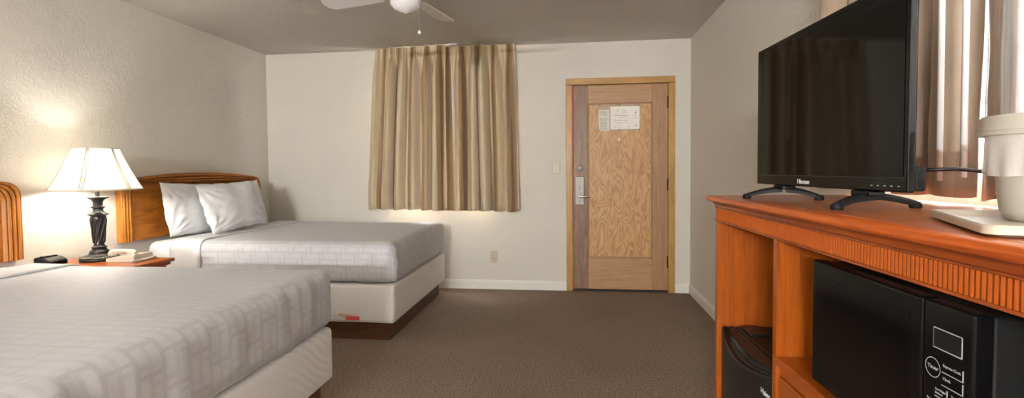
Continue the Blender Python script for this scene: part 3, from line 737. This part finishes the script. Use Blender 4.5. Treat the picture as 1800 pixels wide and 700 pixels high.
# top slab with rounded nosing and cove moulding below: profile swept round front and both ends
def band(name, prof, mat, smooth=True):
    """prof: closed list of (outward, z); swept around far end, front, near end"""
    bm = bmesh.new(); rows = []
    for o_, z_ in prof:
        rows.append([Vector((DD, o_, z_)), Vector((-o_, o_, z_)), Vector((-o_, -DL-o_, z_)), Vector((DD, -DL-o_, z_))])
    vs = [[bm.verts.new(p) for p in r] for r in rows]
    for a, b in zip(vs, vs[1:]+[vs[0]]):
        for k in range(3): bm.faces.new((a[k], a[k+1], b[k+1], b[k]))
    bm.faces.new([r[0] for r in vs]); bm.faces.new([r[3] for r in vs][::-1])
    return obj(name, bm, mat, dr, smooth, 30)
nose = [(-.01, DT-.020), (-.01, DT-.0005)]+[(.018+.012*math.sin(a), DT-.0115+.011*math.cos(a)) for a in [math.pi*i/8 for i in range(9)]]+[(.014, DT-.0215)]
obj('top', B(.0102, DD, -DL+.0102, -.0102, DT-.022, DT), 'cherry_top', dr)
band('top_nosing', nose, wood('cherry_nosing', srgb(150, 66, 18), srgb(188, 88, 28), srgb(206, 106, 40), grain=(16, 1, 16), rough=.28))
cove = [(-.01, DT-.042), (-.01, DT-.0225), (.016, DT-.0225)]+[(.016-.013*math.sin(a), DT-.024-.015*(1-math.cos(a))) for a in [math.pi/2*i/6 for i in range(7)]]+[(.002, DT-.042)]
band('cove_moulding', cove, 'cherry_dark')
FZ0, FZ1 = DT-.095, DT-.0425
obj('end_panel', B(0, DD-.01, -.022, 0, 0, FZ1), 'cherry_z', dr)
obj('end_panel', B(0, DD-.01, -DL, -DL+.022, 0, FZ1), 'cherry_z', dr)
obj('divider', B(.002, DD-.012, -.521, -.499, .08, FZ0-.0005), 'cherry_z', dr)
obj('divider', B(.002, DD-.012, -1.432, -1.41, .08, FZ0-.0005), 'cherry_z', dr)
obj('back_panel', B(DD-.0095, DD, -DL, 0, .02, FZ1), 'cherry_z', dr)
obj('bottom_panel', B(.002, DD-.012, -DL+.0225, -.0225, .06, .079), 'cherry_y', dr)
obj('kick_board', B(.03, .045, -DL+.0225, -.0225, 0, .059), 'cherry_y', dr)
fr = obj('frieze', B(0, .018, -DL+.0225, -.0225, FZ0, FZ1), 'cherry_y', dr)
obj('frieze_bead', B(-.005, -.0002, -DL, 0, FZ0, FZ0+.006, bev=.002), 'cherry_dark', dr); obj('frieze_bead', B(-.005, -.0002, -DL, 0, FZ1-.005, FZ1, bev=.002), 'cherry_dark', dr)
bm = bmesh.new(); fl = bmesh.new(); tube(fl, [(0, 0, FZ0+.0065), (0, 0, FZ1-.0055)], .0046, 8, True)
me = bpy.data.meshes.new('flute'); fl.to_mesh(me); fl.free(); me.materials.append(M['flute']); bm.free()
nfl = 168
for k in range(nfl):
    o = bpy.data.objects.new('flute', me); COL.objects.link(o); o.parent = fr; o.location = (.0015, -.015-(DL-.03)*(k+.5)/nfl, 0)
obj('shelf', B(.001, DD-.012, -1.4095, -.5215, .655, .679, bev=.002), 'cherry_y', dr)
obj('apron', B(.012, .03, -1.4095, -.5215, .63, .6545), 'cherry_y', dr)
for z0_, z1_ in ((.36, .625), (.085, .35)):
    d_ = obj('drawer', B(.008, .028, -1.4045, -.5265, z0_, z1_, bev=.003), 'cherry_y', dr)
    bm = bmesh.new(); tube(bm, [(.008, -.83, (z0_+z1_)/2), (-.014, -.835, (z0_+z1_)/2), (-.014, -.925, (z0_+z1_)/2), (.008, -.93, (z0_+z1_)/2)], .005, 8); obj('handle', bm, 'dark_metal', d_, True)
d_ = obj('cabinet_door', B(.006, .026, -DL+.026, -1.436, .085, FZ0-.004, bev=.004), 'cherry_z', dr)
bm = bmesh.new(); lathe(bm, [(.007, .006), (.006, -.006), (.014, -.012), (.010, -.02)], (0, -1.47, .62), 16, 'x'); obj('knob', bm, 'dark_metal', d_, True, 50)
# ----- mini fridge
fg = empty('mini_fridge', dl(0, 0, .0795), TH); tag(fg, 'black mini fridge in the dresser bay at far end', 'fridge')
FT = .612-.0795; fa, fb = -.035, -.490
obj('body', B(.062, .46, fb, fa, 0, FT, bev=.006), 'fridge', fg)
def bow(t): return .014-.034*math.sin(math.pi*t)**.9
npt = 24; bm = bmesh.new(); rows = []
def lip(t): return .036*math.sin(math.pi*min(1, max(0, (t-.06)/.94)))**.6 if t > .06 else 0
for i in range(npt+1):
    t = i/npt; y = fa+(fb-fa)*t; x = bow(t); l_ = lip(t)
    rows.append([bm.verts.new(p) for p in ((.055, y, .012), (x+.004, y, .012), (x, y, .018), (x, y, FT-.006-l_), (x+.006, y, FT-l_), (x+.024, y, FT-l_-.004), (x+.030, y, FT-.001 if l_ < .002 else FT-l_*.2), (.055, y, FT))])
for a, b in zip(rows, rows[1:]):
    for k in range(8): bm.faces.new((a[k], a[(k+1) % 8], b[(k+1) % 8], b[k]))
bm.faces.new(rows[0][::-1]); bm.faces.new(rows[-1])
fd = obj('door', bm, 'fridge', fg, True, 35)
bm = bmesh.new(); rows = []
for i in range(npt+1):
    t = .05+.93*i/npt; y = fa+(fb-fa)*t; x = bow(t); l_ = lip(t)
    rows.append([bm.verts.new(p) for p in ((x+.006, y, FT-l_+.0015), (x+.024, y, FT-l_-.002), (x+.029, y, FT-l_*.25))])
for a, b in zip(rows, rows[1:]):
    for k in range(2): bm.faces.new((a[k], a[k+1], b[k+1], b[k]))
obj('handle_recess', bm, 'black_gloss', fd, True)
obj('hinge_cap', B(.075, .135, fa-.12, fa-.02, FT, FT+.008, bev=.002), 'black_satin', fg)
tm = Matrix.Translation((bow(.88)-.0012, -.428, .537-.0795))@Matrix.Rotation(math.radians(5), 4, 'Z')@Matrix(((0, 0, -1, 0), (-1, 0, 0, 0), (0, 1, 0, 0), (0, 0, 0, 1)))
obj('lettering', text_bm('Haier', .024, tm), 'logo', fd)
for yy in (fa-.04, fb+.04): obj('foot', B(.1, .13, yy-.015, yy+.015, -.0003, .0), 'black_matte', fg)
# ----- microwave
mw = empty('microwave', dl(0, 0, .6795), TH); tag(mw, 'black microwave oven with keypad on the dresser shelf', 'microwave')
ma, mb, mh, mx_ = -.690, -1.158, .302, .012
obj('case', B(mx_+.030, .40, mb+.004, ma-.004, .010, mh-.004, bev=.004), 'black_matte', mw)
yd = -1.052
dd = obj('door', B(mx_, mx_+.0295, yd, ma, .010, mh, bev=.006, seg=3), 'black_gloss', mw)
obj('door_window', B(mx_-.0012, mx_-.0002, yd+.030, ma-.014, .030, mh-.034, bev=.0005), 'mw_window', dd)
pn = obj('control_panel', B(mx_, mx_+.0295, mb, yd-.003, .010, mh, bev=.006, seg=3), 'black_gloss', mw)
for yy in (ma-.03, mb+.03):
    for xx in (.06, .36):
        bm = bmesh.new(); lathe(bm, [(.012, 0), (.014, .0098)], (xx, yy, 0), 14); obj('foot', bm, 'ivory', mw)
FACE = Matrix(((0, 0, -1, 0), (-1, 0, 0, 0), (0, 1, 0, 0), (0, 0, 0, 1)))      # text x -> -y, text y -> z, out -> -x
def onpanel(y, z): return Matrix.Translation((mx_-.0006, y, z))@FACE
def frame_bm(y0, y1, z0_, z1_, w_=.0016, sides='tblr'):
    bm = bmesh.new(); x0_, x1_ = mx_-.0010, mx_-.0001
    if 't' in sides: box(bm, x0_, x1_, y1, y0, z1_-w_, z1_)
    if 'b' in sides: box(bm, x0_, x1_, y1, y0, z0_, z0_+w_)
    if 'l' in sides: box(bm, x0_, x1_, y0-w_, y0, z0_, z1_)
    if 'r' in sides: box(bm, x0_, x1_, y1, y1+w_, z0_, z1_)
    return bm
def ringb(y, z, r_, w_=.0014):
    bm = bmesh.new(); n = 28
    for k in range(n):
        a, b = 2*math.pi*k/n, 2*math.pi*(k+1)/n
        vs = [bm.verts.new((mx_-.0008, y+rr*math.cos(t), z+rr*math.sin(t))) for rr, t in ((r_, a), (r_, b), (r_-w_, b), (r_-w_, a))]
        bm.faces.new(vs)
    return bm
def key(bm, txts):
    k_ = obj('key_outline', bm, 'print', pn)
    for s_, sz, y, z, al in txts: obj('lettering', text_bm(s_, sz, onpanel(y, z), .0002, al), 'print', k_)
zt_ = mh
disp = obj('display', B(mx_-.0014, mx_-.0002, -1.136, -1.080, zt_-.073, zt_-.043, bev=.0004), 'black_matte', pn)
obj('display_frame', frame_bm(-1.079, -1.137, zt_-.075, zt_-.041), 'print', disp)
key(ringb(-1.079, zt_-.109, .0165), [('Timer', .0095, -1.079, zt_-.112, 'CENTER')])
key(frame_bm(-1.098, -1.140, zt_-.110, zt_-.092, .0012, 'br'), [('Express Cook', .0062, -1.100, zt_-.100, 'LEFT')])
key(frame_bm(-1.098, -1.140, zt_-.131, zt_-.113, .0012, 'br'), [('Clock', .0065, -1.100, zt_-.121, 'LEFT')])
key(frame_bm(-1.084, -1.110, zt_-.154, zt_-.136, .0012, 'br'), [('Set Weight', .0048, -1.085, zt_-.143, 'LEFT'), ('Defrost', .0048, -1.085, zt_-.149, 'LEFT')])
key(frame_bm(-1.115, -1.141, zt_-.154, zt_-.136, .0012, 'br'), [('Time', .0055, -1.117, zt_-.143, 'LEFT'), ('Defrost', .0055, -1.117, zt_-.150, 'LEFT')])
key(frame_bm(-1.066, -1.087, zt_-.176, zt_-.158, .0012, 'br'), [('Power', .0055, -1.067, zt_-.165, 'LEFT'), ('Level', .0055, -1.067, zt_-.172, 'LEFT')])
key(frame_bm(-1.066, -1.087, zt_-.198, zt_-.180, .0012, 'br'), [('Pizza', .006, -1.067, zt_-.189, 'LEFT')])
key(frame_bm(-1.066, -1.087, zt_-.220, zt_-.202, .0012, 'br'), [('Potato', .0058, -1.067, zt_-.211, 'LEFT')])
for i_ in range(9):
    yy = -1.099-(i_ % 3)*.0185; zz = zt_-.168-(i_//3)*.022
    key(ringb(yy, zz, .0078, .0009), [(str(i_+1), .0105, yy, zz-.0037, 'CENTER')])

# ----- television
tl = Vector((3.866, -3.080, 0)); trr = Vector((3.919, -3.800, 0))
ta = math.atan2((trr-tl).x, -(trr-tl).y)                      # turned slightly from the wall line
tv = empty('television', ((tl.x+trr.x)/2, (tl.y+trr.y)/2, DT), ta); tag(tv, 'black flat screen television on two splayed feet on the dresser', 'television')
tw = (trr-tl).length/2; tb, tt = .046, .512
obj('bezel', B(0, .016, -tw, tw, tb, tt, bev=.003), 'black_gloss', tv)
scr = obj('screen', B(-.0012, -.0001, -tw+.012, tw-.012, tb+.034, tt-.012), 'screen', tv)
obj('screen_edge', B(-.0016, -.0001, -tw+.006, tw-.006, tb+.0305, tb+.0325), 'black_satin', tv)
obj('back_cover', B(.0162, .026, -tw+.010, tw-.008, tb+.004, tt-.02, bev=.004), 'black_matte', tv)
hs_ = obj('rear_housing', B(.0262, .050, -tw+.012, tw-.012, tb+.002, tb+.056, bev=.006), 'black_matte', tv)
obj('port_recess', B(.030, .044, -tw+.0105, -tw+.0118, tb+.014, tb+.042), 'black_gloss', hs_)
TF = Matrix(((0, 0, -1, 0), (-1, 0, 0, 0), (0, 1, 0, 0), (0, 0, 0, 1)))
obj('lettering', text_bm('Hisense', .021, Matrix.Translation((-.0008, .085, tb+.008))@TF, .0006), 'logo', tv)
for k_ in range(5): obj('touch_mark', B(-.0006, -.0001, -.245-k_*.022-.006, -.245-k_*.022, tb+.012, tb+.014), 'print', tv)
def foot(yc, out):
    bm = bmesh.new(); f_ = obj('stand_neck', B(-.004, .034, yc-.035, yc+.035, tb-.014, tb-.0002, bev=.003), 'black_gloss', tv)
    for x_, y_ in out:
        bm = bmesh.new(); t0 = Vector((.015, yc+.012*(1 if y_ > yc else -1), tb-.016)); t1 = Vector((x_, y_, .010)); pts = []
        sidev = (t1-t0).cross(Vector((0, 0, 1))).normalized()
        prev = None
        for i in range(9):
            t = i/8; p = t0.lerp(t1, t)+Vector((0, 0, .004*math.sin(math.pi*t))); w_ = .017-.006*t; h_ = .012-.004*t
            ring = [bm.verts.new(p+sidev*a+Vector((0, 0, b))) for a, b in ((-w_, -h_*.6), (w_, -h_*.6), (w_, h_*.3), (w_*.55, h_), (-w_*.55, h_), (-w_, h_*.3))]
            if prev:
                for k in range(6): bm.faces.new((prev[k], prev[(k+1) % 6], ring[(k+1) % 6], ring[k]))
            else: bm.faces.new(ring[::-1])
            prev = ring
        bm.faces.new(prev); lathe(bm, [(.012, .0002), (.0135, .003), (.0135, .010), (.009, .016)], (x_, y_, 0), 14)
        obj('stand_leg', bm, 'black_matte', f_, True, 40)
inv = (Matrix.Translation(tv.location)@Matrix.Rotation(ta, 4, 'Z')).inverted()
def tvl(lx, ly): p = inv@Vector(dl(lx, ly, DT)); return (p.x, p.y)
a1, a2, b1, b2 = tvl(.037, -.207), tvl(.216, -.312), tvl(.067, -.688), tvl(.277, -.639)
foot((a1[1]+a2[1])/2, (a1, a2)); foot((b1[1]+b2[1])/2, (b1, b2))
# power cable from the set toward the wall
p0 = inv.inverted()@Vector((.0505, -tw+.03, tb+.048))
bm = bmesh.new(); tube(bm, [inv@Vector(p_) for p_ in [p0, (4.02, -3.785, 1.1965), (4.05, -3.785, 1.194), (4.085, -3.795, 1.188), (4.115, -3.815, 1.175), (4.13, -3.83, 1.15), (4.135, -3.835, 1.12), (4.135, -3.84, 1.106)]], .0042, 8)
obj('power_cable', bm, 'black_satin', tv, True)
# ----- ice bucket on its tray
AL = math.radians(-24)
try_ = empty('tray', dl(.215, -1.10, DT), TH+AL); tag(try_, 'beige plastic tray under the ice bucket on the dresser', 'tray')
bm = bmesh.new(); rows = []
for o_, z_ in ((.012, 0), (0, .005), (0, .015), (.003, .018), (.009, .018), (.022, .008), (.026, .007)):
    a_, b_, r_ = .162-o_, .162-o_, .018; ring = []
    for sx, sy, a0 in ((1, 1, 0), (-1, 1, 90), (-1, -1, 180), (1, -1, 270)):
        for k in range(5):
            t = math.radians(a0+22.5*k); ring.append(bm.verts.new((sx*(a_-r_)+r_*math.cos(t), sy*(b_-r_)+r_*math.sin(t), z_)))
    rows.append(ring)
for a, b in zip(rows, rows[1:]):
    for k in range(20): bm.faces.new((a[k], a[(k+1) % 20], b[(k+1) % 20], b[k]))
bm.faces.new(rows[0][::-1]); bm.faces.new(rows[-1])
obj('dish', bm, 'tray', try_, True, 40)
bk = empty('ice_bucket', (4.013, -4.015, DT+.0073)); bk.scale = (1, 1, .9); tag(bk, 'off white plastic ice bucket with clear liner on tray', 'ice bucket')
bm = bmesh.new(); lathe(bm, [(.052, 0), (.061, .006), (.066, .02), (.072, .08), (.080, .165), (.082, .172), (.077, .172), (.068, .10), (.060, .02), (.03, .012), (.001, .012)], n=48, cap=False); obj('bucket', bm, 'bucket', bk, True, 50)
bm = bmesh.new(); lathe(bm, [(.086, .160), (.097, .163), (.0985, .170), (.0945, .1725), (.0945, .196), (.0915, .200), (.04, .2015), (.001, .2015)], n=48, cap=False); obj('lid', bm, 'bucket', bk, True, 40)
bm = bmesh.new(); rows = []
for j in range(9):
    t = j/8; rows.append([bm.verts.new(((.0925-.006*t+.0035*math.sin(k*1.3+2*t)*t)*math.cos(2*math.pi*k/72), (.0925-.008*t+.0035*math.sin(k*1.3+2*t)*t)*math.sin(2*math.pi*k/72), .163-(.072+.006*math.sin(k*.21))*t)) for k in range(72)])
for a, b in zip(rows, rows[1:]):
    for k in range(72): bm.faces.new((a[k], a[(k+1) % 72], b[(k+1) % 72], b[k]))
obj('liner', bm, 'liner', bk, True)

# ------------------------------------------------------------------ fill lamps added behind the camera, assumed and unseen
vl = empty('fill_light_bar', (2.1, YF, 1.85)); tag(vl, 'added fill light bar with glowing globes, unseen behind camera', 'fill light')
obj('bar', B(-.45, .45, .0005, .04, -.05, .05, bev=.005), 'chrome', vl)
for k in range(5):
    x_ = -.36+.18*k; bm = bmesh.new(); lathe(bm, [(.02, .0405), (.02, .06)], (x_, 0, 0), 16, 'y'); hd = obj('holder', bm, 'chrome', vl)
    bm = bmesh.new(); bmesh.ops.create_uvsphere(bm, u_segments=20, v_segments=12, radius=.055, matrix=Matrix.Translation((x_, .115, 0))); obj('globe', bm, 'globe', hd, True)
dm_ = empty('fill_light_dome', (1.5, -6.3, H)); tag(dm_, 'added round flush fill light overhead, unseen behind camera', 'ceiling light')  # second added fill lamp, gives the dresser light from above
bm = bmesh.new(); lathe(bm, [(.17, -.0005), (.17, -.025), (.155, -.03)], n=36); obj('pan', bm, 'fan_white', dm_, True, 40)
bm = bmesh.new(); lathe(bm, [(.155, -.031), (.15, -.05), (.11, -.085), (.05, -.10), (.002, -.103)], n=36); obj('dome', bm, 'dome', dm_, True)
